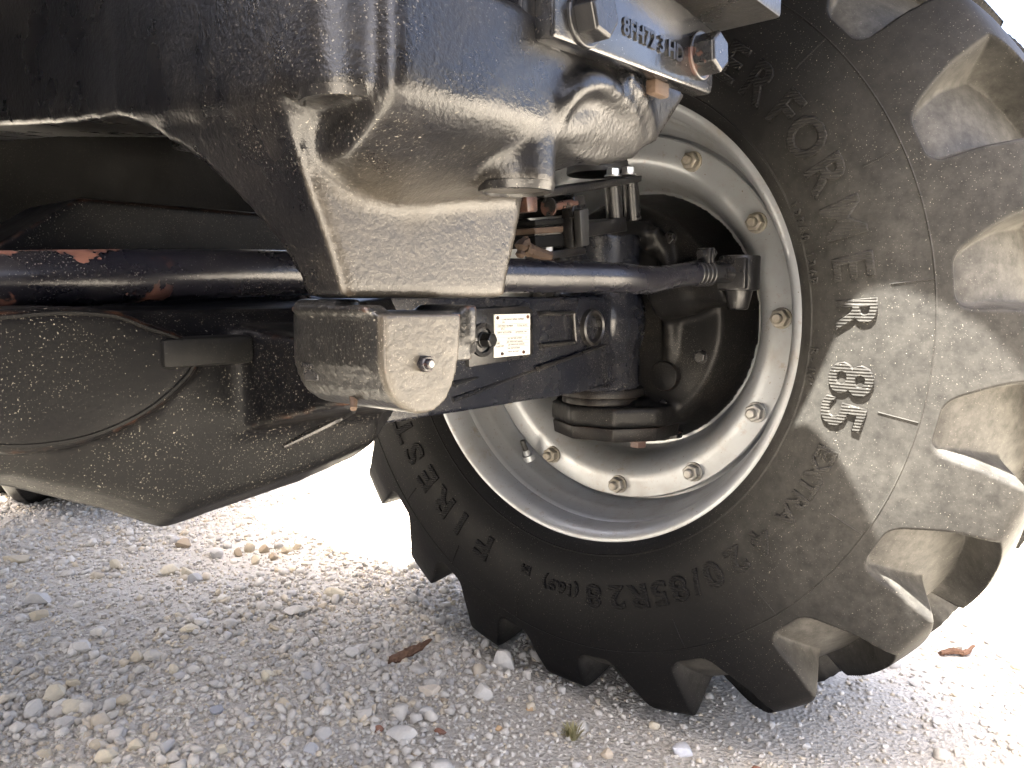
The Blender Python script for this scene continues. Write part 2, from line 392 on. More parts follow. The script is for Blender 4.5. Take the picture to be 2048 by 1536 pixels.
side_r = np.linspace(.372, .56, 200); _d = prof_interp(TOP, np.linspace(0, 6.4, 300)); side_a = np.interp(side_r, _d[:, 0], _d[:, 1])
def on_side(r, th, lift=0.):
    a = float(np.interp(r, side_r, side_a)); e = .004
    sl = (float(np.interp(r+e, side_r, side_a))-float(np.interp(r-e, side_r, side_a)))/(2*e)
    nl = math.hypot(1, sl); rr = r-sl/nl*lift; a = a+lift/nl
    v, z = -rr*math.cos(th), rr*math.sin(th)+ZC
    low = math.exp(-(z/.16)**2)*math.exp(-(v/.33)**2); u = HALFW+(-a-HALFW)*(1+.05*low)
    return (u, v, z)
def side_text(ch, ang, r0, size, wide=1.0, mat=None, depth=.0030, bold=.012, lift=.0012):
    me = text_mesh(ch, 1.0, depth/size, bold, 3, .014)
    co = np.zeros(len(me.vertices)*3); me.vertices.foreach_get('co', co); co = co.reshape(-1, 3)
    th0 = math.radians(ang)
    out = [on_side(r0+y*size, th0-x*size*wide/(r0+.35*size), lift+z*size-depth*.5) for x, y, z in co]
    me.vertices.foreach_set('co', np.array(out).ravel()); me.update()
    at = me.attributes.new('pocket', 'FLOAT', 'POINT'); at.data.foreach_set('value', np.full(len(out), float(dust_light_at(th0)), np.float32))
    o = link('lettering', me, mat or M['letters'], wheel, smooth=False); return o
for ch, ang in (('E', 52.5), ('R', 46.2), ('F', 39.3), ('O', 33), ('R', 26), ('M', 18), ('E', 10.4), ('R', 2.9)): side_text(ch, ang, .440, .070, 1.0)
for ch, ang in (('8', -7.9), ('5', -13.8)): side_text(ch, ang, .438, .078, 1.15)
for ch, ang in (('E', -21), ('X', -24.4), ('T', -27.6), ('R', -30.8), ('A', -34.2)): side_text(ch, ang, .452, .036, 1.2, lift=.0014)
for ch, ang in (('4', -41), ('2', -47.4), ('0', -53.2), ('/', -57.3), ('8', -61.4), ('5', -66), ('R', -70.9), ('2', -76.3), ('8', -82)): side_text(ch, ang, .446, .052, 1.2, lift=.0014)
for ch, ang in (('(', -86.4), ('1', -88.2), ('6', -90.2), ('.', -91.6), ('9', -93), (')', -95)): side_text(ch, ang, .452, .028, 1.2, lift=.0014)
side_text('E4', -100.5, .448, .022, 1.0)
for ch, ang in zip('FIRESTONE', (-113.5, -122, -129, -136.5, -144, -151, -158, -165.5, -173)): side_text(ch, ang, .442, .066, 1.25, lift=.0014)
for ch, ang in zip('139A8 136B', (24.5, 22.8, 21.1, 19.4, 17.7, 16, 14.3, 12.6, 10.9, 9.2)): side_text(ch, ang, .402, .016, 1.1, depth=.002)
for ch, ang in zip('R-1W', (-4.2, -6, -7.6, -9.4)): side_text(ch, ang, .402, .016, 1.1, depth=.002)
def dust_light(o):
    me = o.data; co = np.zeros(len(me.vertices)*3); me.vertices.foreach_get('co', co); co = co.reshape(-1, 3)
    at = me.attributes.new('pocket', 'FLOAT', 'POINT'); at.data.foreach_set('value', dust_light_at(np.arctan2(co[:, 2]-ZC, -co[:, 1])).astype(np.float32)); return o
# mould ribs: fine raised lines between the lettering and the shoulder
for k in range(20):
    th = math.radians(6.8+18*k-.6*(k % 2)); bm = bmesh.new()
    b_tube(bm, [on_side(r, th, .0004) for r in np.linspace(.506, .553, 9)], .0010, 6); dust_light(done(bm, 'mould_rib', M['rubber'], wheel))
bm = bmesh.new()
rr = [[on_side(.3995+.0016*math.cos(q), 2*math.pi*i/240, .0016*math.sin(q)) for q in (0, 1.57, 3.14, 4.71)] for i in range(240)]
rr.append(rr[0]); ring_loft(bm, rr, cap=False); dust_light(done(bm, 'bead_line', M['rubber'], wheel))
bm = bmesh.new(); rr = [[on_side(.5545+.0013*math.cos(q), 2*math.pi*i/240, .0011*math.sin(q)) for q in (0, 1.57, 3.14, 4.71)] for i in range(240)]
rr.append(rr[0]); ring_loft(bm, rr, cap=False); dust_light(done(bm, 'shoulder_line', M['rubber'], wheel))

# ---- rim, wheel disc, nuts, valve
bm = bmesh.new()
RIM = [(.006, .3765), (-.002, .3815), (-.006, .3805), (-.0065, .377), (-.003, .370), (.006, .3625), (.018, .3585), (.030, .3570), (.043, .3572), (.047, .3535), (.052, .3525), (.072, .3490), (.080, .3440), (.088, .3410), (.110, .3400), (.118, .3360), (.126, .3345), (.225, .3345), (.240, .345), (.300, .357), (.335, .362), (.350, .380)]
b_lathe_u(bm, RIM, 0, ZC, 192); done(bm, 'rim', M['rim'], wheel)
bm = bmesh.new()
DISC = [(.1235, .3275), (.1200, .3290), (.1180, .3265), (.1180, .300), (.1185, .288), (.1230, .278), (.1330, .268), (.1500, .259), (.1700, .2515), (.1960, .246), (.2020, .240), (.2020, .150), (.2080, .150), (.2080, .248), (.130, .290), (.1240, .325)]
b_lathe_u(bm, DISC, 0, ZC, 160); done(bm, 'wheel_disc', M['rim'], wheel)
bm = bmesh.new(); b_lathe_u(bm, [(.146, .338), (.142, .3365), (.142, .300), (.150, .300), (.150, .338)], 0, ZC, 128); done(bm, 'mounting_ring', M['rim'], wheel)
nut0 = None
for k in range(12):
    th = 1.0796-k*math.pi/6
    p = Vector((.1175, -.3055*math.cos(th), ZC+.3055*math.sin(th)))
    if nut0 is None:
        nut0 = hexbolt('wheel_nut', (0, 0, 0), (-1, 0, 0), .0255, .0165, M['zinc'], wheel, .0170, .2, stud=.0082); nut = nut0
    else:
        nut = nut0.copy(); COL.objects.link(nut)
    nut.location = p; nut.rotation_euler = (random.uniform(0, 6), 0, 0)
kn = NT('dull_wheel_nut'); oi = kn.n('ShaderNodeObjectInfo'); nn = kn.noise(70, 4, .65); nn = kn.math('ADD', nn, kn.math('MULTIPLY', kn.math('SUBTRACT', oi.outputs['Random'], .5), .5))
M['nut'] = kn.put(color=kn.mix(kn.ramp(nn, .3, .75), (.38, .375, .36), (.25, .225, .185)), rough=kn.ramp(nn, .3, .8, .35, .65), metal=.55); nut0.data.materials[0] = M['nut']
vt = math.radians(-124.5); vr = .3365
vp = Vector((.096, -vr*math.cos(vt), ZC+vr*math.sin(vt))); vd = Vector((-.35, .25*math.cos(vt)+.25, .9)).normalized()
bm = bmesh.new(); b_cyl(bm, vp-vd*.006, vp+vd*.005, .0135, .012, 20); b_cyl(bm, vp+vd*.004, vp+vd*.016, .0075, .0068, 16); done(bm, 'valve_base', M['rim'], wheel)
bm = bmesh.new(); b_cyl(bm, vp+vd*.014, vp+vd*.030, .0052, .0052, 14); b_cyl(bm, vp+vd*.030, vp+vd*.038, .0058, .0050, 14); done(bm, 'valve_stem', M['rubber_hose'], wheel)

# ---- hub and steering knuckle
knuckle = vox('steering_knuckle', (lambda bm: (
    b_cyl(bm, (.115, 0, ZC), (.205, 0, ZC), .205, .238, 64),
    
    b_cyl(bm, (.100, -.012, .476), (.100, -.012, .512), .118, .118, 9), b_box(bm, (.08, -.125, .474), (.20, .05, .508)),          # lower pivot flange
    b_box(bm, (.05, -.085, .478), (.17, .085, .52)),
    b_tube(bm, spline([(.175, -.072, .50), (.142, -.098, .535), (.118, -.112, .60), (.106, -.112, .69), (.110, -.10, .77), (.09, -.085, .815)], 5), [.013]*26, 10),
    b_tube(bm, spline([(.09, -.075, .80), (.15, -.08, .775), (.175, -.06, .70)], 4), .022, 12),
    b_box(bm, (.0, -.075, .80), (.15, .07, .828)),
    b_tube(bm, spline([(.10, -.10, .70), (.09, -.17, .715), (.075, -.245, .722)], 4), [.045]*5+[.038]*4, 14),   # steering arm
    bm)[-1])(bmesh.new()), M['knuckle'], tractor, .006, 5)
for i, (a, b) in enumerate(((-.02, -.085), (.115, -.09), (.05, .09))): hexbolt('cap_bolt', (.075+a*.9, b, .4525), (0, 0, -1), .026, .013, M['bolt'], knuckle, .017, .3*i)
bm = bmesh.new(); b_cyl(bm, (.100, -.012, .4525), (.100, -.012, .4765), .113, .116, 9); done(bm, 'lower_cap', M['knuckle'], knuckle, bevel=.003)
bm = bmesh.new(); b_cyl(bm, (.060, -.005, .5125), (.060, -.005, .526), .070, .068, 40); b_cyl(bm, (.060, -.005, .526), (.060, -.005, .540), .078, .076, 40); done(bm, 'seal_ring', M['knuckle'], knuckle, bevel=.002)
for q, r in (((.155, -.02, ZC+.10), .032), ((.165, -.105, ZC-.095), .030)):
    bm = bmesh.new(); b_cyl(bm, q, (.104, q[1], q[2]), r, r-.004, 24); done(bm, 'hub_boss', M['knuckle'], knuckle, bevel=.003)

for k in range(10):
    th = .3+k*2*math.pi/10; hexbolt('hub_bolt', (.1155, -.180*math.cos(th), ZC+.180*math.sin(th)), (-1, 0, 0), .018, .010, M['plain'], knuckle, .012, k*.3)

# ---- axle beam and central housing
def poly_px(pts, v): return [(lambda q: (q.x, q.z))(tp(x, y, v=v)) for x, y in pts]
bm = bmesh.new()
b_cyl(bm, (.050, -.005, .538), (.050, -.005, .806), .073, .070, 40)                   # king pin yoke
b_ball(bm, (.045, -.005, .66), (.088, .085, .105))
ring_loft(bm, [[(u, -w, zb), (u, w, zb), (u, w, zt), (u, -w, zt)] for u, w, zb, zt in ((-.62, .085, .553, .705), (-.30, .078, .550, .700), (-.10, .070, .548, .698), (.04, .065, .552, .70))])
beam = vox('axle_beam', bm, M['beam'], tractor, .0045, 4)
bm = bmesh.new(); b_cyl(bm, (.045, -.005, .800), (.045, -.005, .828), .060, .055, 32); done(bm, 'king_pin_cap', M['knuckle'], beam, bevel=.003)
# raised pad, pocket frame, plug, diagonal casting ribs on the beam's front
pad = tp(1000, 670, v=-.084)
bm = bmesh.new()
pp = poly_px([(936, 618), (1050, 612), (1064, 620), (1066, 706), (1052, 716), (936, 735)], -.084); b_prism(bm, pp, 'v', -.086, -.068); done(bm, 'name_pad', M['plain'], beam, bevel=.002)
bm = bmesh.new()
q = [tp(x, y, v=-.078) for x, y in ((1078, 628), (1146, 626), (1150, 684), (1082, 692))]
b_tube(bm, [q[0], q[1], q[2], q[3]], .0035, 8); done(bm, 'pocket_edge', M['plain'], beam)
c = tp(1183, 655, v=-.072); bm = bmesh.new(); b_lathe = [(-.004, .0), (-.004, .024), (.004, .026), (.012, .026)]
rings = [[(c.x+r*math.cos(2*math.pi*i/32), -.072+a, c.z+r*math.sin(2*math.pi*i/32)) for i in range(32)] for a, r in ((.012, .030), (-.006, .029), (-.008, .026), (-.006, .023), (.006, .021), (.007, .001))]
ring_loft(bm, rings); done(bm, 'core_plug', M['plain'], beam)
for (x0, y0), (x1, y1) in (((905, 768), (985, 745)), ((905, 800), (1075, 738)), ((1075, 738), (1210, 690))):
    bm = bmesh.new(); b_tube(bm, [tp(x0, y0, v=-.080), tp(x1, y1, v=-.074)], [.004, .002], 8); done(bm, 'casting_rib', M['plain'], beam)
c = tp(966, 680, v=-.088); bm = bmesh.new()
rings = [[(c.x+r*math.cos(2*math.pi*i/32), -.088+a, c.z+r*math.sin(2*math.pi*i/32)) for i in range(32)] for a, r in ((.004, .0225), (-.002, .0220), (-.002, .0165), (.004, .0155), (.004, .002))]
ring_loft(bm, rings); done(bm, 'plug_seat', M['plain'], beam)
hexbolt('filler_plug', c+Vector((.002, .002, 0)), (0, -1, 0), .017, .018, M['plain'], beam, .011)

# central differential housing, leaning forward to the pivot
bm = bmesh.new()
def sec(u, v0, v1, z0, z1, ch): return [(u, v0+ch, z0), (u, v1, z0), (u, v1, z1), (u, v0+.02, z1), (u, v0, z1-.03), (u, v0, (z0+z1)/2), (u, v0+ch*.25, z0+ch*.45)]
ring_loft(bm, [sec(*q) for q in ((-1.12, -.16, .16, .592, .70, .04), (-1.02, -.205, .18, .586, .695, .03), (-.93, -.216, .18, .576, .690, .03), (-.865, -.220, .18, .545, .690, .035), (-.825, -.224, .18, .5215, .690, .04), (-.70, -.225, .17, .534, .690, .045), (-.63, -.215, .15, .5435, .695, .045), (-.56, -.17, .11, .570, .70, .04), (-.52, -.09, .08, .582, .70, .03), (-.46, -.06, .07, .585, .70, .02))])
ov = [tp(x, y, v=-.234) for x, y in ((-260, 660), (-130, 634), (0, 620), (120, 612), (230, 620), (300, 646), (360, 668), (398, 692), (400, 725), (375, 765), (300, 830), (200, 880), (100, 904), (0, 910), (-130, 900), (-260, 860))]
b_prism(bm, [(p.x, p.z) for p in spline(ov, 4)], 'v', -.236, -.15)
b_prism(bm, [(-1.02, .66), (-.86, .74), (-.775, .797), (-.50, .800), (-.42, .70), (-.42, .62), (-1.02, .60)], 'v', .06, .20)
# neck that carries the pivot sleeve
ring_loft(bm, [[(u0, v, z0), (u1, v, z0), (u1, v, z1), (u0, v, z1)] for v, u0, u1, z0, z1 in ((-.15, -.80, -.60, .57, .688), (-.235, -.775, -.63, .60, .676), (-.335, -.768, -.685, .625, .664))])
housing = vox('axle_housing', bm, M['axle'], tractor, .005, 4)
# oval cover: raised inner border
ring_o = spline(ov, 6); cx = sum((p for p in ov), Vector())/len(ov)
sc = lambda f, dv: [Vector((cx.x+(p.x-cx.x)*f, -.236+dv, cx.z+(p.z-cx.z)*(1-(1-f)*1.6))) for p in ring_o]
bm = bmesh.new(); ring_loft(bm, [sc(.965, .004), sc(.945, -.0010), sc(.920, -.0010), sc(.895, .004)], cap=False); done(bm, 'cover_border', M['under'], housing)
bm = bmesh.new(); b_box(bm, (-.845, -.240, .650), (-.775, -.17, .671)); done(bm, 'ledge', M['under'], housing, bevel=.004)
from mathutils.bvhtree import BVHTree
bv_ = BVHTree.FromPolygons([v.co for v in housing.data.vertices], [tuple(p.vertices) for p in housing.data.polygons])
eye = Vector(((Vector((0, 0, 0))-C0).dot(AX), (Vector((0, 0, 0))-C0).dot(BX), CAM_H)); hits = []
for f in np.linspace(0, 1, 14):
    q = tp(708+(566-708)*f, 822+(893-822)*f, v=-.2); h = bv_.ray_cast(eye, (q-eye).normalized())[0]
    if h is not None: hits.append(h)
bm = bmesh.new(); b_tube(bm, hits, [.0012+.0022*math.sin(math.pi*min(1, .15+.85*i/len(hits))) for i in range(len(hits))], 8); done(bm, 'casting_rib', M['plain'], housing)

# ---- pivot block under the bracket
bm = bmesh.new(); VF = -.405
tl = poly_px([(762, 622), (905, 612), (944, 604), (946, 690), (925, 700), (905, 745)], -.412)
fr = tp(740, 612, v=VF); fl_ = tp(741, 742, v=VF); rt = tp(948, 690, v=VF)
b_box(bm, (fr.x, VF, fl_.z+.0005), (rt.x-.002, -.338, fr.z-.004)); b_box(bm, (fr.x-.004, VF-.001, fr.z-.0045), (fr.x+.012, -.330, fr.z+.0005)); b_box(bm, (rt.x-.011, VF-.004, rt.z+.002), (rt.x, -.36, fr.z))
b_box(bm, (fr.x, -.372, fl_.z+.0005), (fr.x+.02, -.330, fr.z+.004))
ton = poly_px([(764, 628), (764, 725), (768, 755), (778, 784), (794, 807), (815, 822), (838, 829), (858, 825), (876, 813), (892, 792), (904, 763), (912, 728), (917, 690), (917, 628)], -.414)
b_prism(bm, ton, 'v', -.416, -.325)
pivot = vox('pivot_block', bm, M['cast_dusty'], tractor, .0022, 3)
p = tp(842, 727, v=-.414)
bm = bmesh.new(); b_cyl(bm, p+Vector((0, .004, 0)), p+Vector((0, -.0015, 0)), .0078, .0072, 24); b_cyl(bm, p+Vector((0, -.001, 0)), p+Vector((0, -.007, 0)), .0056, .0054, 6); b_cyl(bm, p+Vector((0, -.006, 0)), p+Vector((0, -.0095, 0)), .0036, .0032, 16); done(bm, 'grease_fitting', M['rod'], pivot, bevel=.0005, seg=1)
bm = bmesh.new(); b_cyl(bm, p+Vector((0, -.0090, 0)), p+Vector((0, -.0098, 0)), .0022, .0018, 16); done(bm, 'grease_nipple', M['nut'], pivot)
p = tp(637, 727, u=fr.x+.010); hexbolt('block_bolt', Vector((p.x, p.y, fl_.z)), (0, 0, -1), .0185, .0105, M['bolt'], pivot, .0115, .35)
p = tp(934, 694, v=-.392); hexbolt('block_bolt', Vector((p.x, p.y, p.z+.006)), (0, 0, -1), .012, .010, M['bolt'], pivot, .008, .2)
p = tp(706, 800, v=-.372); bm = bmesh.new(); b_cyl(bm, p+Vector((.004, .004, .005)), p+Vector((-.003, -.004, -.005)), .0030, .0022, 10); done(bm, 'grease_stub', M['rusty'], pivot)

# ---- front support casting: hanging bracket, belly, side rail
bm = bmesh.new()
lev = [(692, 597, 575), (676, 540, 566), (658, 480, 548), (640, 430, 522), (616, 360, 482), (594, 300, 432), (576, 250, 368), (569, 230, 300), (564, 214, 170)]
RIGHT = [tp(x, y, v=-.384) for x, y in ((1012, 584), (1034, 486), (1052, 392), (1066, 300), (1080, 200))]
def uR(z):
    zs = [q.z for q in RIGHT]; us = [q.x for q in RIGHT]; return float(np.interp(z, zs, us))
ARCH = [tp(x, y, u=-.815) for x, y in ((575, 600), (566, 540), (548, 480), (522, 430), (482, 360), (432, 308), (380, 272), (330, 252), (260, 238), (150, 228))]
secs = []
for xl, y, xb in lev:
    q = tp(xl, y, v=-.384); secs.append((q.z, q.x, float(np.interp(q.z, [p.z for p in ARCH], [p.y for p in ARCH]))))
zl, ul, vb = secs[-1]
for p in ARCH[-4:]:
    if p.z > zl+.004: secs.append((p.z, ul, p.y))
rings = [[(ul, -.384, z), (uR(z), -.384, z), (uR(z), vb, z), (ul, vb, z)] for z, ul, vb in secs]
z, ul, vb = secs[-1]; rings.append([(ul, -.384, 1.0), (uR(z), -.384, 1.0), (uR(z), vb, 1.0), (ul, vb, 1.0)])
ring_loft(bm, rings)
# belly and box front
BEL = [(412, 800, 930, -.3845), (392, 765, 985, -.3920), (360, 728, 1085, -.4010), (318, 706, 1205, -.413), (290, 700, 1262, -.421), (250, 696, 1300, -.432), (205, 690, 1330, -.444), (165, 690, 1345, -.452), (135, 690, 1340, -.456), (60, 690, 1340, -.457), (-160, 690, 1340, -.457)]
CONT = [tp(x, y, v=-.415) for x, y in ((930, 412), (985, 398), (1090, 384), (1110, 345), (1150, 326), (1232, 314), (1290, 284), (1325, 232), (1345, 168), (1345, 60))]
for i in range(1, len(CONT)): CONT[i].z = max(CONT[i].z, CONT[i-1].z+.0008)
rings = []
for y, xl, xr, vf in BEL:
    a, b = tp(xl, y, v=vf), tp(xr, y, v=vf); z = a.z
    a.x = max(a.x, -.822); b = Vector((float(np.interp(z, [p.z for p in CONT], [p.x for p in CONT])), 0, 0))
    # receding right flank so the front is not one flat wall
    rings.append([(a.x, vf+.004, z), (a.x+.25*(b.x-a.x), vf, z), (a.x+.62*(b.x-a.x), vf+.004, z), (b.x, vf+.022, z), (b.x-.03, -.30, z), (a.x, -.30, z)])
ring_loft(bm, rings)
# left rail running back along the tractor
R0 = [(-.405, .806), (-.33, .810), (-.1, .833), (.168, .868), (.55, .905), (1.1, .93)]
ring_loft(bm, [[(-.848, v, z), (-.748, v, z+.004), (-.735, v, z+.03), (-.735, v, 1.25), (-.848, v, 1.25)] for v, z in R0])
b_box(bm, (-.80, -.42, .97), (-.46, 1.1, 1.25)); b_box(bm, (-.56, -.38, .90), (-.44, .3, 1.2)); b_box(bm, (-.846, -.408, .818), (-.70, -.29, 1.2))
ring_loft(bm, [[(-.832, vf, z), (-.74, vf, z), (-.74, -.33, z), (-.832, -.33, z)] for z, vf in ((.782, -.380), (.80, -.392), (.82, -.412), (.86, -.424), (1.1, -.424))])
# bosses
B1 = tp(690, 206, v=-.412); B2 = tp(1032, 381, v=-.425)
b_cyl(bm, (B1.x, B1.y, B1.z), (B1.x, B1.y, 1.1), .0255, .0285, 32)
b_cyl(bm, (B2.x, B2.y, B2.z), (B2.x, B2.y, .9), .0262, .029, 32)
# curved ribs of the right flank
b_tube(bm, spline([tp(x, y, v=v) for x, y, v in ((1100, 262, -.440), (1118, 215, -.452), (1150, 178, -.459), (1192, 166, -.460), (1236, 196, -.452), (1262, 240, -.442), (1272, 282, -.430))], 5), .0085, 12)
b_tube(bm, spline([tp(x, y, v=v) for x, y, v in ((1105, 270, -.438), (1150, 300, -.432), (1205, 308, -.428), (1262, 296, -.426))], 5), .009, 12)
b_tube(bm, spline([tp(x, y, v=v) for x, y, v in ((1245, 150, -.456), (1276, 190, -.450), (1294, 240, -.438), (1296, 280, -.426))], 5), .0075, 12)
support = vox('front_support', bm, M['cast'], tractor, .0042, 6)
for q, r in ((B1, .0225), (B2, .023)):
    bm = bmesh.new()
    rings = [[(q.x+rr_*math.cos(2*math.pi*i/40), q.y+rr_*math.sin(2*math.pi*i/40), q.z+dz) for i in range(40)] for dz, rr_ in ((.004, r+.0035), (-.0012, r+.002), (-.0016, r), (.002, r-.0035), (.010, r-.005), (.0105, .001))]
    ring_loft(bm, rings); done(bm, 'boss_collar', M['plain'], support)
    hexbolt('recessed_bolt', Vector((q.x, q.y, q.z+.010)), (0, 0, -1), .019, .006, M['rusty'], support)

# ---- bolted bar with cast number, square block above it
bv = -.470
b0, b1, b2, b3 = tp(1106, 84, v=bv), tp(1150, 93, v=bv), tp(1424, 163, v=bv), tp(1436, 40, v=bv)
bm = bmesh.new(); zb = b1.z+.004
b_prism(bm, [(b0.x, zb-.004), (b1.x, zb-.003), (b2.x, zb+.004), (b2.x+.003, zb+.012), (b2.x+.003, zb+.055), (b0.x, zb+.075)], 'v', bv, bv+.016)
bar = done(bm, 'clamp_bar', M['bar'], tractor, bevel=.003, seg=2)
bm = bmesh.new(); b_box(bm, (b0.x-.012, bv+.0145, zb-.006), (b0.x+.03, bv+.05, zb+.08)); done(bm, 'spacer', M['plain'], bar, bevel=.003)
p = tp(1168, 36, v=bv); hexbolt('bar_bolt', p, (0, -1, 0), .027, .017, M['bolt'], bar, .0185, .15)
p = tp(1398, 112, v=bv); hexbolt('bar_bolt', p, (0, -1, 0), .027, .019, M['bolt'], bar, .0185, .4)
me = text_mesh('8FH72 3 HD', .0165, .0009, .0004); me.transform(Matrix.Rotation(math.radians(90), 4, 'X'))
p0, p1 = tp(1250, 72, v=bv), tp(1360, 100, v=bv)
o = link('lettering', me, M['plain'], bar, smooth=False); o.location = ((p0.x+p1.x)/2, bv-.0004, (p0.z+p1.z)/2-.004)
bm = bmesh.new(); k0, k1 = tp(1236, 2, v=-.485), tp(1518, 30, v=-.485); zk = tp(1515, 36, v=-.49).z
b_box(bm, (k0.x, -.505, zk), (k1.x, -.40, zk+.09)); tractor_block = done(bm, 'square_block', M['plain'], tractor, bevel=.004)
bm = bmesh.new(); p = tp(1330, 150, v=-.455); b_box(bm, (p.x-.030, -.464, zb-.009), (p.x-.008, -.455, zb+.002)); done(bm, 'shim', M['rusty'], bar, bevel=.002)

# ---- tie rod
RP = [(-140, 566, -.14), (0, 562, -.15), (150, 556, -.152), (300, 551, -.155), (450, 547, -.158), (570, 546, -.160), (700, 547, -.165), (880, 549, -.177), (1020, 551, -.189), (1100, 553, -.200), (1180, 554, -.214), (1240, 556, -.228), (1290, 560, -.236), (1325, 557, -.242), (1360, 550, -.247), (1400, 547, -.254)]
rp = spline([tp(x, y, v=v) for x, y, v in RP], 5)
bm = bmesh.new(); rad = [float(np.interp(i/(len(rp)-1), [0, .78, .82, .9, 1], [.0208, .0190, .0186, .0162, .0162])) for i in range(len(rp))]
b_tube(bm, rp, rad, 28); rod = done(bm, 'tie_rod', M['rod'], tractor)
e0 = rp[-1]; ed = (tp(1500, 546, v=-.280)-e0).normalized()
bm = bmesh.new()
for k in range(4): b_cyl(bm, e0+ed*(-.012+.009*k), e0+ed*(-.006+.009*k), .0185, .0185, 24)
b_cyl(bm, e0-ed*.014, e0+ed*.026, .0168, .0168, 24); done(bm, 'clamp_sleeve', M['plain'], rod, bevel=.001, seg=1)
cl = e0+ed*.008+Vector((0, -.002, .026)); bm = bmesh.new()
b_box(bm, cl-Vector((.007, .010, .012)), cl+Vector((-.001, .010, .010))); b_box(bm, cl+Vector((.004, -.010, -.012)), cl+Vector((.010, .010, .010))); done(bm, 'clamp_ear', M['plain'], rod, bevel=.002)
bm = bmesh.new(); b_cyl(bm, cl+Vector((-.018, 0, .001)), cl+Vector((.026, 0, .004)), .0055, .0055, 14); done(bm, 'clamp_screw', M['plain'], rod)
hexbolt('clamp_nut', cl+Vector((.012, 0, .003)), (1, 0, .07), .0155, .009, M['plain'], rod)
bm = bmesh.new(); b_cyl(bm, e0+ed*.02, e0+ed*.085, .0135, .0150, 20); q = e0+ed*.092
b_cyl(bm, q+Vector((0, 0, -.026)), q+Vector((0, 0, .026)), .030, .030, 28); b_box(bm, q-Vector((.03, .022, .024)), q+Vector((.025, .022, .022))); b_cyl(bm, q+Vector((0, 0, -.055)), q+Vector((0, 0, -.02)), .014, .022, 20); 
rod_end = done(bm, 'ball_joint', M['plain'], rod, bevel=.003)

# ---- brackets, posts and bolts on top of the king pin
top = empty('sensor_bracket', tractor)
def px_box(name, pts, v0, v1, mat, bevel=.002):
    bm = bmesh.new(); b_prism(bm, poly_px(pts, v0), 'v', v0, v1); return done(bm, name, mat, top, bevel=bevel)
px_box('top_plate', [(1088, 378), (1180, 366), (1285, 350), (1284, 363), (1180, 382), (1090, 396)], -.105, .02, M['plain'])
px_box('lower_plate', [(1098, 504), (1160, 492), (1172, 496), (1172, 508), (1112, 518), (1100, 516)], -.105, -.06, M['plain'])
px_box('mount_plate', [(1172, 446), (1252, 434), (1256, 462), (1176, 474)], -.10, .0, M['plain'])
for x, w in ((1224, 30), (1260, 26)):
    p0, p1 = tp(x+6, 440, v=-.085), tp(x, 362, v=-.085); bm = bmesh.new(); b_cyl(bm, p0, p1, .0135, .0135, 20); done(bm, 'post', M['plain'], top)
px_box('lever', [(1148, 392), (1170, 390), (1172, 412), (1164, 420), (1166, 492), (1148, 496), (1143, 460)], -.115, -.095, M['plain'])
px_box('lever', [(1160, 420), (1178, 416), (1180, 490), (1164, 494)], -.13, -.118, M['rubber_hose'])
bm = bmesh.new(); b_cyl(bm, tp(1096, 414, v=-.11), tp(1150, 406, v=-.11), .006, .006, 12); b_cyl(bm, tp(1096, 414, v=-.11), tp(1099, 414, v=-.11), .013, .013, 12); done(bm, 'link_pin', M['bolt'], top)
for i, (y0, y1) in enumerate(((438, 452), (454, 468), (470, 496))): px_box('block', [(1070-3*(i == 1), y0+2), (1146, y0-4), (1146, y1-5), (1072, y1)], -.10, -.02, M['under' if i != 1 else 'rusty'])
px_box('block', [(1085, 398), (1150, 388), (1150, 428), (1090, 434)], -.085, -.02, M['under'])
px_box('stop', [(1053, 390), (1076, 392), (1076, 424), (1056, 424)], -.17, -.14, M['rod'])
bm = bmesh.new(); b_cyl(bm, tp(1195, 350, v=-.03), tp(1195, 322, v=-.03), .052, .050, 28); b_cyl(bm, tp(1192, 326, v=-.03), tp(1192, 300, v=-.03), .046, .046, 28); done(bm, 'dust_boot', M['rubber_hose'], top, bevel=.003)
for x, y in ((1226, 353), (1256, 350)): hexbolt('plate_bolt', tp(x, y, v=-.088), (0, 0, 1), .019, .0125, M['zinc'], top, .0135, .1)
hexbolt('plate_bolt', tp(1095, 505, v=-.09), (0, 0, 1), .015, .010, M['zinc'], top, .011, .1)
bm = bmesh.new(); b_cyl(bm, tp(1092, 508, v=-.09), tp(1092, 530, v=-.09), .011, .011, 16); done(bm, 'post', M['rod'], top)
bm = bmesh.new(); b_tube(bm, spline([tp(x, y, v=-.11) for x, y in ((1040, 515), (1045, 490), (1058, 500), (1075, 505), (1100, 512))], 4), [.004, .007, .005, .010, .009, .012, .009, .008, .010, .008, .008, .009, .008, .008, .007, .007, .006], 8)
b_ball(bm, tp(1051, 484, v=-.11), (.006, .006, .009), 8, 6); done(bm, 'twine_wad', M['rusty'], top)

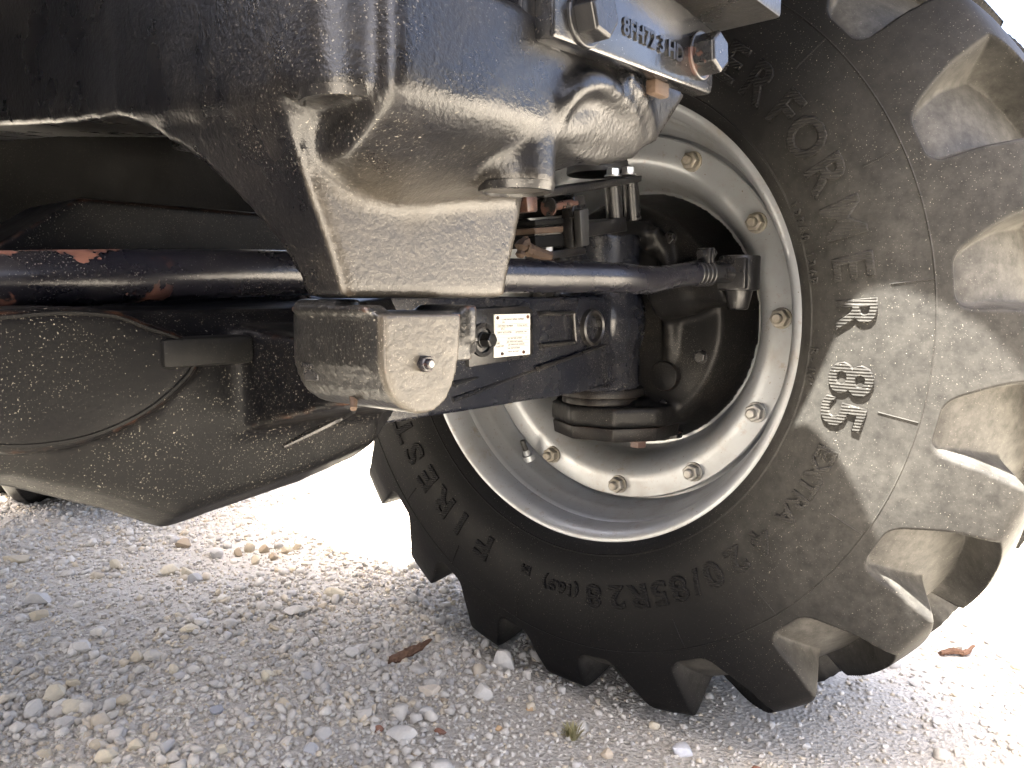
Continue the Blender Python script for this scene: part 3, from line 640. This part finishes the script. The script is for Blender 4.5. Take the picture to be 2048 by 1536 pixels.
# ---- name plate
PV = -.0885
pc = [tp(x, y, v=PV) for x, y in ((988, 630), (1058, 626), (1063, 708), (990, 716))]
x0, x1 = (pc[0].x+pc[3].x)/2, (pc[1].x+pc[2].x)/2; z1, z0 = (pc[0].z+pc[1].z)/2, (pc[2].z+pc[3].z)/2
bm = bmesh.new(); b_box(bm, (x0, PV, z0), (x1, PV+.0022, z1)); plate = done(bm, 'name_plate', M['plate'], tractor, bevel=.0004, seg=1); plate['label'] = 'small white maker plate with lines of black print'
W_, H_ = x1-x0, z1-z0
def ptext(s, fx, fz, size, align=0):
    me = text_mesh(s, size, .00012, .0)
    me.transform(Matrix.Rotation(math.radians(90), 4, 'X')); o = link('print', me, M['ink'], plate, smooth=False); o.location = (x0+fx*W_, PV-.0002, z0+fz*H_)
S_ = H_*.062
for s, fx, fz in (('COMPONENT SERIAL NUMBER', .5, .855), ('Y 3791', .22, .79), ('CNH PART NUMBER', .29, .705), ('TOTAL RATIO', .76, .705), ('47571', .22, .635), ('INPUT ROTATION', .27, .55), ('DIFFERENTIAL TYPE', .73, .55), ('OIL SPECIFICATION', .55, .40), ('LT', .88, .40), ('DIFF', .10, .31), ("(SEE OPERATOR'S MANUAL)", .56, .325), ('PLANETARIES', .15, .245), ("(SEE OPERATOR'S MANUAL)", .60, .255), ('CNH INDUSTRIAL', .52, .17), ('MADE IN ITALY', .52, .09)): ptext(s, fx, fz, S_*(.8 if 'SEE' in s or 'PLAN' in s or 'DIFFER' in s else 1))
for fz in (.765, .685, .605, .52, .455, .37, .30, .225):
    bm = bmesh.new(); b_box(bm, (x0+.05*W_, PV-.00025, z0+fz*H_), (x1-.05*W_, PV+.0005, z0+fz*H_+.0005)); done(bm, 'rule', M['ink'], plate, smooth=False)
for fx, fz in ((.08, .92), (.92, .92), (.20, .075), (.80, .075)):
    bm = bmesh.new(); b_cyl(bm, (x0+fx*W_, PV+.001, z0+fz*H_), (x0+fx*W_, PV-.0016, z0+fz*H_), .0028, .0022, 14); done(bm, 'rivet', M['rod'], plate)

# ---- engine, hood and rear wheel: above and behind what the picture shows
bm = bmesh.new(); b_box(bm, (-1.02, .42, .78), (-.32, 1.9, 1.30)); b_box(bm, (-.95, .9, .66), (-.40, 2.2, .80)); engine = done(bm, 'engine_block', M['under'], tractor, bevel=.03)
bm = bmesh.new()
ring_loft(bm, [[(-.74-hw, v, 1.20), (-.74-hw, v, 1.50), (-.74-hw+.22, v, 1.70), (-.74+hw-.22, v, 1.70), (-.74+hw-.13, v, 1.54), (-.74+hw, v, 1.20)] for v, hw in ((-1.0, .30), (-.80, .33), (-.62, .365), (-.5, .410), (-.4, .463), (-.3, .49), (2.2, .51))]); done(bm, 'unseen_hood', M['hood'], tractor, bevel=.02)  # unseen hood, flank and nose shaped to let the sun patch through
added_weights = empty('added_front_weights', tractor)  # added unseen behind the camera to darken the faces turned there
for k in range(8):
    bm = bmesh.new(); u = -1.24+k*.098; b_prism(bm, [(-1.36, .56), (-1.0, .52), (-.97, .60), (-.97, 1.02), (-1.05, 1.10), (-1.36, 1.06)], 'u', u, u+.088); done(bm, 'added_weight', M['under'], added_weights, bevel=.008)
# mudguard added unseen over the front wheel, its edge shaping the sun patch
bm = bmesh.new()
def added_guard(v): return 1.44-.9*max(0., abs(v+.05)-.35)**2
rings = []
for v, ui in ((-.70, -.28), (-.62, -.29), (-.50, -.300), (-.46, -.308), (-.40, -.345), (-.30, -.40), (0, -.41), (.35, -.40), (.62, -.33)):
    z = added_guard(v); rings.append([(ui, v, z), (.20, v, z), (.235, v, z-.05), (.225, v, z-.05), (.195, v, z-.012), (ui, v, z-.012)])
ring_loft(bm, rings); done(bm, 'added_mudguard', M['under'], tractor)
bm = bmesh.new(); b_tube(bm, spline([(.12, .15, .80), (-.16, .22, .95), (-.18, .2, 1.38)], 5), .022, 12); done(bm, 'added_mudguard_stay', M['under'], tractor)
make_tyre('tyre', empty('rear_wheel', tractor), .872, 300, 36, 36, scale=1.33, squash=True, uoff=-1.715, voff=2.45, wscale=.95, split=False)
bm = bmesh.new(); b_box(bm, (-1.43, .36, .45), (-1.06, 1.55, 1.46)); done(bm, 'added_fuel_tank', M['under'], tractor, bevel=.06, seg=3)  # added out of view to block sun and sky from the left
rear = empty('rear_wheel', tractor)
make_tyre('tyre', rear, .872, 420, 46, 24, scale=1.33, squash=True, uoff=-.17, voff=2.36, wscale=.95, split=True)
bm = bmesh.new(); b_lathe_u(bm, [(-.25, .50), (-.21, .47), (-.11, .45), (-.09, .30), (-.09, .02)], 2.36, .872, 64); done(bm, 'rim', M['rim'], rear)
# the opposite front wheel, beside the camera
other = empty('front_wheel', tractor)
make_tyre('tyre', other, ZC, 360, 40, 40, squash=True, uoff=-1.83, split=False)
bm = bmesh.new(); b_lathe_u(bm, [(-1.835, .381), (-1.79, .357), (-1.66, .335), (-1.60, .335), (-1.60, .25), (-1.70, .24), (-1.70, .02)], 0, ZC, 64); done(bm, 'rim', M['rim'], other)

# ------------------------------------------------------------------ gravel
def rock_shape(rng, n=13, flat=.75):
    p = rng.normal(size=(n, 3)); p /= np.linalg.norm(p, axis=1)[:, None]; p *= rng.uniform(.86, 1.05, (n, 1)); p[:, 2] *= flat
    bm = bmesh.new(); vs = [bm.verts.new(q) for q in p]; r = bmesh.ops.convex_hull(bm, input=vs)
    bmesh.ops.delete(bm, geom=[g for g in bm.verts if not g.link_faces], context='VERTS')
    bmesh.ops.triangulate(bm, faces=bm.faces[:]); bmesh.ops.recalc_face_normals(bm, faces=bm.faces[:]); bm.verts.index_update()
    v = np.array([q.co[:] for q in bm.verts]); f = np.array([[q.index for q in g.verts] for g in bm.faces]); bm.free(); return v, f
SH = [rock_shape(RNG, int(RNG.integers(12, 16)), RNG.uniform(.72, 1.0)) for _ in range(32)]
def rotmats(n, tilt=.5):
    a = RNG.uniform(0, 2*np.pi, n); b = RNG.normal(0, tilt, n); c = RNG.normal(0, tilt, n)
    ca, sa, cb, sb, cc, sc_ = np.cos(a), np.sin(a), np.cos(b), np.sin(b), np.cos(c), np.sin(c)
    Rz = np.zeros((n, 3, 3)); Rz[:, 0, 0] = ca; Rz[:, 0, 1] = -sa; Rz[:, 1, 0] = sa; Rz[:, 1, 1] = ca; Rz[:, 2, 2] = 1
    Rx = np.zeros((n, 3, 3)); Rx[:, 0, 0] = 1; Rx[:, 1, 1] = cb; Rx[:, 1, 2] = -sb; Rx[:, 2, 1] = sb; Rx[:, 2, 2] = cb
    Ry = np.zeros((n, 3, 3)); Ry[:, 1, 1] = 1; Ry[:, 0, 0] = cc; Ry[:, 0, 2] = sc_; Ry[:, 2, 0] = -sc_; Ry[:, 2, 2] = cc
    return Rx@Ry@Rz
PAL = np.array([1.24, 1.22, 1.20])*np.array([(.50, .47, .41), (.46, .44, .395), (.55, .52, .455), (.42, .405, .375), (.54, .47, .35), (.49, .43, .33), (.38, .35, .30), (.59, .56, .49)])
PW = np.array([.26, .2, .18, .12, .07, .07, .05, .05])
def stone_mat():
    k = NT('limestone_chips'); at = k.n('ShaderNodeAttribute', attribute_name='tint')
    nz = k.noise(160, 5, .65); c = k.mix(k.ramp(nz, .35, .75, 0, .35), at.outputs['Color'], (.36, .33, .28))
    return k.put(color=c, rough=.92, normal=k.bump(k.noise(420, 4, .7), .35, .0015), spec=.25)
M['stone'] = stone_mat()
def scatter(name, x, y, s, sink=.25):
    n = len(x); z = gh(x, y); which = RNG.integers(0, len(SH), n); Rm = rotmats(n); asp = RNG.uniform(.75, 1.2, (n, 3)); asp[:, 2] *= .85
    col = PAL[RNG.choice(len(PAL), n, p=PW)]*RNG.uniform(.86, 1.10, (n, 1)); VV, FF, CC = [], [], []; off = 0
    for q, (v, f) in enumerate(SH):
        i = np.where(which == q)[0]
        if not len(i): continue
        P = np.einsum('nij,nkj->nki', Rm[i], v[None]*asp[i][:, None])*s[i][:, None, None]
        P[..., 0] += x[i][:, None]; P[..., 1] += y[i][:, None]; P[..., 2] += (z[i]+s[i]*sink)[:, None]
        VV.append(P.reshape(-1, 3)); m = len(v); FF.append((f[None]+(off+np.arange(len(i))*m)[:, None, None]).reshape(-1, 3)); CC.append(np.repeat(col[i], m, 0)); off += len(i)*m
    V, Fa, Cc = np.concatenate(VV), np.concatenate(FF), np.concatenate(CC)
    me = bpy.data.meshes.new(name); me.vertices.add(len(V)); me.vertices.foreach_set('co', V.ravel()); me.loops.add(len(Fa)*3); me.loops.foreach_set('vertex_index', Fa.ravel().astype(np.int32))
    me.polygons.add(len(Fa)); me.polygons.foreach_set('loop_start', np.arange(0, len(Fa)*3, 3, dtype=np.int32)); me.update(calc_edges=True)
    at = me.attributes.new('tint', 'FLOAT_COLOR', 'POINT'); at.data.foreach_set('color', np.concatenate([Cc, np.ones((len(Cc), 1))], 1).astype(np.float32).ravel())
    return link(name, me, M['stone'], None, smooth=False)
def field(n, y0, y1, spread):
    """points over the ground in view and a margin round it, thinner with distance"""
    y = y0*(y1/y0)**RNG.uniform(0, 1, n); x = RNG.uniform(-1, 1, n)*(spread*y+.25); return x, y
def keep(x, y, dens):
    return RNG.uniform(0, 1, len(x)) < dens
xs, ys, ss = [], [], []
for n, lo, hi, pw, y1 in ((52000, .0028, .0062, 1.6, 3.6), (34000, .0052, .0110, 1.9, 4.5), (6500, .0095, .0200, 2.6, 5.5)):
    x, y = field(n, .92, y1, .80); s = lo+(hi-lo)*RNG.uniform(0, 1, n)**pw
    left = 1/(1+np.exp((x-.05-.12*(y-1.3))/.10))                     # loose chips on the left, worn fine dust on the right
    clump = .5+.5*np.sin(3.1*x+1.7*np.sin(2.3*y))*np.sin(2.7*y+1.1*np.sin(3.3*x)+.8)
    d = (.42+.58*left)*(.60+.40*clump) if lo < .005 else (.06+.94*left)*(.14+.86*clump**1.4)
    k = keep(x, y, d); xs.append(x[k]); ys.append(y[k]); ss.append(s[k])
g = scatter('gravel', np.concatenate(xs), np.concatenate(ys), np.concatenate(ss)); tag(g, 'pale crushed limestone gravel strewn over the ground', 'gravel', kind='stuff')

# ---- single stones that stand out
def big_rock(rng, n, sx, sy, sz, col, name, loc, rz, mat_extra=0):
    p = rng.normal(size=(n, 3)); p /= np.linalg.norm(p, axis=1)[:, None]; p *= rng.uniform(.80, 1.04, (n, 1))
    bm = bmesh.new(); vs = [bm.verts.new((q[0]*sx, q[1]*sy, q[2]*sz)) for q in p]; bmesh.ops.convex_hull(bm, input=vs)
    bmesh.ops.delete(bm, geom=[g for g in bm.verts if not g.link_faces], context='VERTS')
    bmesh.ops.triangulate(bm, faces=bm.faces[:]); bmesh.ops.subdivide_edges(bm, edges=bm.edges[:], cuts=2, use_grid_fill=True)
    for v in bm.verts:
        q = v.co; k = 140
        v.co += Vector(q).normalized()*sx*.045*(math.sin(k*q.x+1)+math.sin(k*1.3*q.y+2)+math.sin(k*.8*q.z+q.x*90))
    bmesh.ops.smooth_vert(bm, verts=bm.verts[:], factor=.35, use_axis_x=True, use_axis_y=True, use_axis_z=True)
    bmesh.ops.recalc_face_normals(bm, faces=bm.faces[:])
    me = bpy.data.meshes.new(name); bm.to_mesh(me); bm.free()
    at = me.attributes.new('tint', 'FLOAT_COLOR', 'POINT'); at.data.foreach_set('color', np.tile(np.array([*col, 1.], np.float32), len(me.vertices)))
    o = link(name, me, M['stone'], None, smooth=True); me.set_sharp_from_angle(angle=math.radians(24)); o.location = loc; o.rotation_euler = (rng.normal(0, .12), rng.normal(0, .12), rz); return o
GREY, BLUE, PALE, CREAM, TAN, BRN, RED, ORA = (.46, .44, .405), (.41, .405, .395), (.57, .54, .48), (.60, .53, .39), (.50, .43, .31), (.30, .235, .155), (.22, .095, .055), (.50, .33, .17)
ST = [ # x, y of the middle in the picture, width, height/width, colour, label
(104, 1398, 56, .62, CREAM, 'rounded cream stone, upper of the pair at the lower left edge'), (60, 1428, 52, .75, PALE, 'blunt off white stone just left of the rounded cream stone'),
(140, 1423, 72, .42, CREAM, 'long flat cream stone lying below the rounded cream stone'), (145, 1376, 34, .8, TAN, 'upright tan chip behind the rounded cream stone'),
(72, 1216, 58, .62, GREY, 'rough grey white lump at the left edge below the belly'), (74, 1246, 40, .75, TAN, 'tan block right below the rough grey lump'),
(162, 1308, 54, .45, PALE, 'pale brick shaped stone in the left gravel'), (197, 1286, 44, .6, PALE, 'rounded pale stone touching the brick shaped one'),
(268, 1331, 40, .6, TAN, 'tan stone, left one of a touching pair in the gravel'), (302, 1331, 42, .6, (.49, .46, .40), 'greyish tan stone, right one of a touching pair in the gravel'),
(364, 1099, 40, .55, BRN, 'dark tan block at the back of the left gravel'), (432, 1119, 36, .75, GREY, 'grey angular stone left of the brown clods'),
(229, 1139, 30, 1.0, CREAM, 'upright cream stone standing alone at the back left'), (666, 1214, 58, .55, CREAM, 'pointed cream stone left of the tyre, largest in the middle distance'),
(533, 1371, 36, .7, CREAM, 'flat cream chip in the middle of the left gravel'), (590, 1249, 62, .35, PALE, 'wide flat pale slab left of the tyre'),
(388, 1176, 38, .65, BLUE, 'bluish grey stone leaning on a cream one'), (372, 1156, 34, .8, CREAM, 'cream stone behind the bluish grey one'), (336, 1152, 44, .6, CREAM, 'yellowish stone with a dark foot at the back'),
(32, 1130, 58, .45, TAN, 'flat tan slab at the far left edge'), (1008, 1338, 60, .75, PALE, 'big pale rock half sunk beside the tyre lugs'), (965, 1400, 56, .6, PALE, 'pale sunken rock below the big one beside the lugs'),
(858, 1398, 58, .48, (.60, .52, .41), 'smooth beige oval stone in the front middle'), (703, 1322, 42, .45, PALE, 'flat white chip left of the bark'),
(1360, 1493, 64, .48, (.60, .60, .60), 'bright white stone in the front right'), (1612, 1479, 24, .6, PALE, 'small white stone right of the bright white stone'), (1878, 1446, 36, .4, PALE, 'flat white stone at the far right front'),
(880, 1475, 30, .5, RED, 'brick red pebble, larger of two at the front'), (757, 1471, 22, .6, RED, 'small brick red pebble left of the larger one'), (888, 1411, 20, .5, BRN, 'brown pebble beside the beige oval stone'), (830, 1518, 18, .5, BRN, 'brown pebble at the bottom edge'),
(1513, 1528, 24, .5, RED, 'dark red pebble at the bottom right edge'), (1060, 1420, 20, .6, ORA, 'orange pebble in front of the tyre'), (997, 1462, 16, .7, ORA, 'tiny orange pebble left of the weed'), (1214, 1506, 30, .8, (.56, .46, .33), 'peach coloured stone right of the weed'), (1308, 1441, 26, .6, CREAM, 'cream pebble in front of the lowest lug'),
(850, 1446, 44, .75, GREY, 'grey stone in front of the beige oval stone'), (800, 1485, 78, .45, PALE, 'broad pale slab sunk in the front middle'), (826, 1207, 28, .7, PALE, 'white pyramid shaped chip left of the tyre'),
(272, 1503, 42, .6, CREAM, 'cream stone at the bottom left, right one of three'), (209, 1523, 54, .5, CREAM, 'flat cream stone cut by the bottom edge'), (195, 1499, 42, .6, TAN, 'tan stone above the flat one at the bottom edge'), (86, 1515, 40, .5, TAN, 'tan stone in the bottom left corner'),
(330, 1507, 42, .5, BLUE, 'blue grey flat stone at the bottom left'), (443, 1513, 28, .8, CREAM, 'small cream cube at the bottom, right of the blue grey flat stone'), (621, 1514, 34, .7, BLUE, 'blue grey stone at the bottom middle'), (645, 1487, 40, .75, GREY, 'grey round stone above the blue grey one at bottom middle'),
(433, 1434, 34, .5, (.33, .335, .35), 'dark grey flat pebble in the left gravel'), (125, 1452, 54, .4, GREY, 'flat grey stone below the long cream stone'), (611, 1371, 32, .7, GREY, 'grey stone in the middle of the gravel'), (246, 1413, 46, .5, TAN, 'tan wedge shaped stone in the left gravel'),
(345, 1354, 26, .8, CREAM, 'small cream stone, left one of a pair of equals'), (384, 1358, 34, .7, PALE, 'pale stone, right one of a pair of equals'), (402, 1272, 40, .6, PALE, 'rough pale stone in the middle of the left gravel'), (377, 1284, 42, .5, CREAM, 'cream stone touching the rough pale stone'),
(478, 1116, 26, .8, BRN, 'brown clod, leftmost of the clods at the back'), (497, 1108, 28, 1., TAN, 'tallest tan clod of the clods at the back'), (527, 1110, 24, .8, BRN, 'brown clod in the middle of the clods at the back'), (545, 1125, 24, .7, BRN, 'low brown clod in front of the clods at the back'), (573, 1112, 28, .7, TAN, 'tan clod in the right half of the clods at the back'), (595, 1104, 24, .8, TAN, 'tan clod, rightmost of the clods at the back'), (508, 1134, 26, .8, TAN, 'tan clod lying foremost of the clods at the back'),
(1385, 1380, 0, .5, BRN, ''), (2025, 1148, 40, .5, TAN, 'tan clod at the right edge behind the tyre'), (1812, 1243, 30, .4, TAN, 'small tan clump on the bright ground right of the tyre'), (1830, 1372, 34, .4, GREY, 'flat grey chip right of the tyre'), (1965, 1243, 26, .4, TAN, 'tan chip near the right edge on the bright ground')]
for k, (x, y, w, ar, c, lab) in enumerate(ST):
    if not w: continue
    r_ = np.random.default_rng(100+k); p, t = gp(x, y); sx = w*t/F_PX/2
    sz = sx*min(1.05, max(.42, ar*1.15)); z = float(gh(np.array(p.x), np.array(p.y)))
    o = big_rock(r_, 16, sx, sx*r_.uniform(.65, .9), sz, tuple(q*1.08 for q in c), 'clod' if 'clod' in lab else 'pebble' if 'pebble' in lab else 'stone', (p.x, p.y+sx*.2, z+sz*.42), r_.uniform(-.3, .3))
    tag(o, lab, 'clod' if 'clod' in lab else 'stone', 'loose stones on the gravel')

# ---- bark, weed, dead leaf
def bark(name, pts, rad, label):
    bm = bmesh.new(); pts = spline(pts, 7); rings = []; n = 12; r_ = np.random.default_rng(5)
    for i, p in enumerate(pts):
        f = i/(len(pts)-1); w = rad*(.35+.9*math.sin(math.pi*min(1, f*.9+.12))**.7)*r_.uniform(.85, 1.15)
        rings.append([p+Vector((r_.normal(0, .0012), w*math.cos(a)*r_.uniform(.8, 1.2)+math.cos(a)*0, (w*.62*math.sin(a)+.0)*r_.uniform(.75, 1.25))) for a in np.linspace(0, 2*math.pi, n, endpoint=False)])
    ring_loft(bm, rings); k = NT(name+'_bark'); nz = k.noise(90, 6, .7)
    k.put(color=k.mix(nz, (.05, .025, .015), (.27, .16, .10)), rough=.95, normal=k.bump(k.noise(160, 5, .7), 1., .005), spec=.2)
    return tag(done(bm, name, k.m, None), label, 'bark')
def gz(x, y): p, t = gp(x, y); return Vector((p.x, p.y, float(gh(np.array(p.x), np.array(p.y)))))
q = [gz(778, 1336), gz(805, 1330), gz(835, 1318), gz(862, 1302)]
bark('bark_piece', [q[0]+Vector((0, 0, .006)), q[1]+Vector((0, 0, .012)), q[2]+Vector((0, 0, .016)), q[3]+Vector((0, 0, .020))], .0115, 'curved strip of brown bark lying in front of the tyre')
q = [gz(1880, 1308), gz(1905, 1306), gz(1930, 1308), gz(1948, 1299)]
bark('dead_leaf', [q[0]+Vector((0, 0, .004)), q[1]+Vector((0, 0, .008)), q[2]+Vector((0, 0, .006)), q[3]+Vector((0, 0, .012))], .007, 'curled dry brown leaf on the bright ground right of tyre')
base = gz(1145, 1470); bm = bmesh.new(); r_ = np.random.default_rng(9)
for k in range(120):
    a = r_.uniform(0, 2*math.pi); rr = r_.uniform(.002, .017); h = r_.uniform(.010, .026); b0 = base+Vector((math.cos(a)*rr*.5, math.sin(a)*rr*.5, 0)); tip = base+Vector((math.cos(a)*rr*1.5, math.sin(a)*rr*1.5, h)); sd = Vector((-math.sin(a), math.cos(a), 0))*.0009
    mid = (b0+tip)/2+Vector((0, 0, .004)); v = [bm.verts.new(p) for p in (b0-sd, b0+sd, mid+sd, mid-sd, tip)]; bm.faces.new(v[:4]); bm.faces.new((v[3], v[2], v[4]))
kk = NT('dry_weed'); kk.put(color=kk.mix(kk.noise(120, 3), (.20, .20, .08), (.45, .38, .20)), rough=.8)
tag(done(bm, 'weed', kk.m, None), 'small dry green weed tuft growing in the front gravel', 'weed')
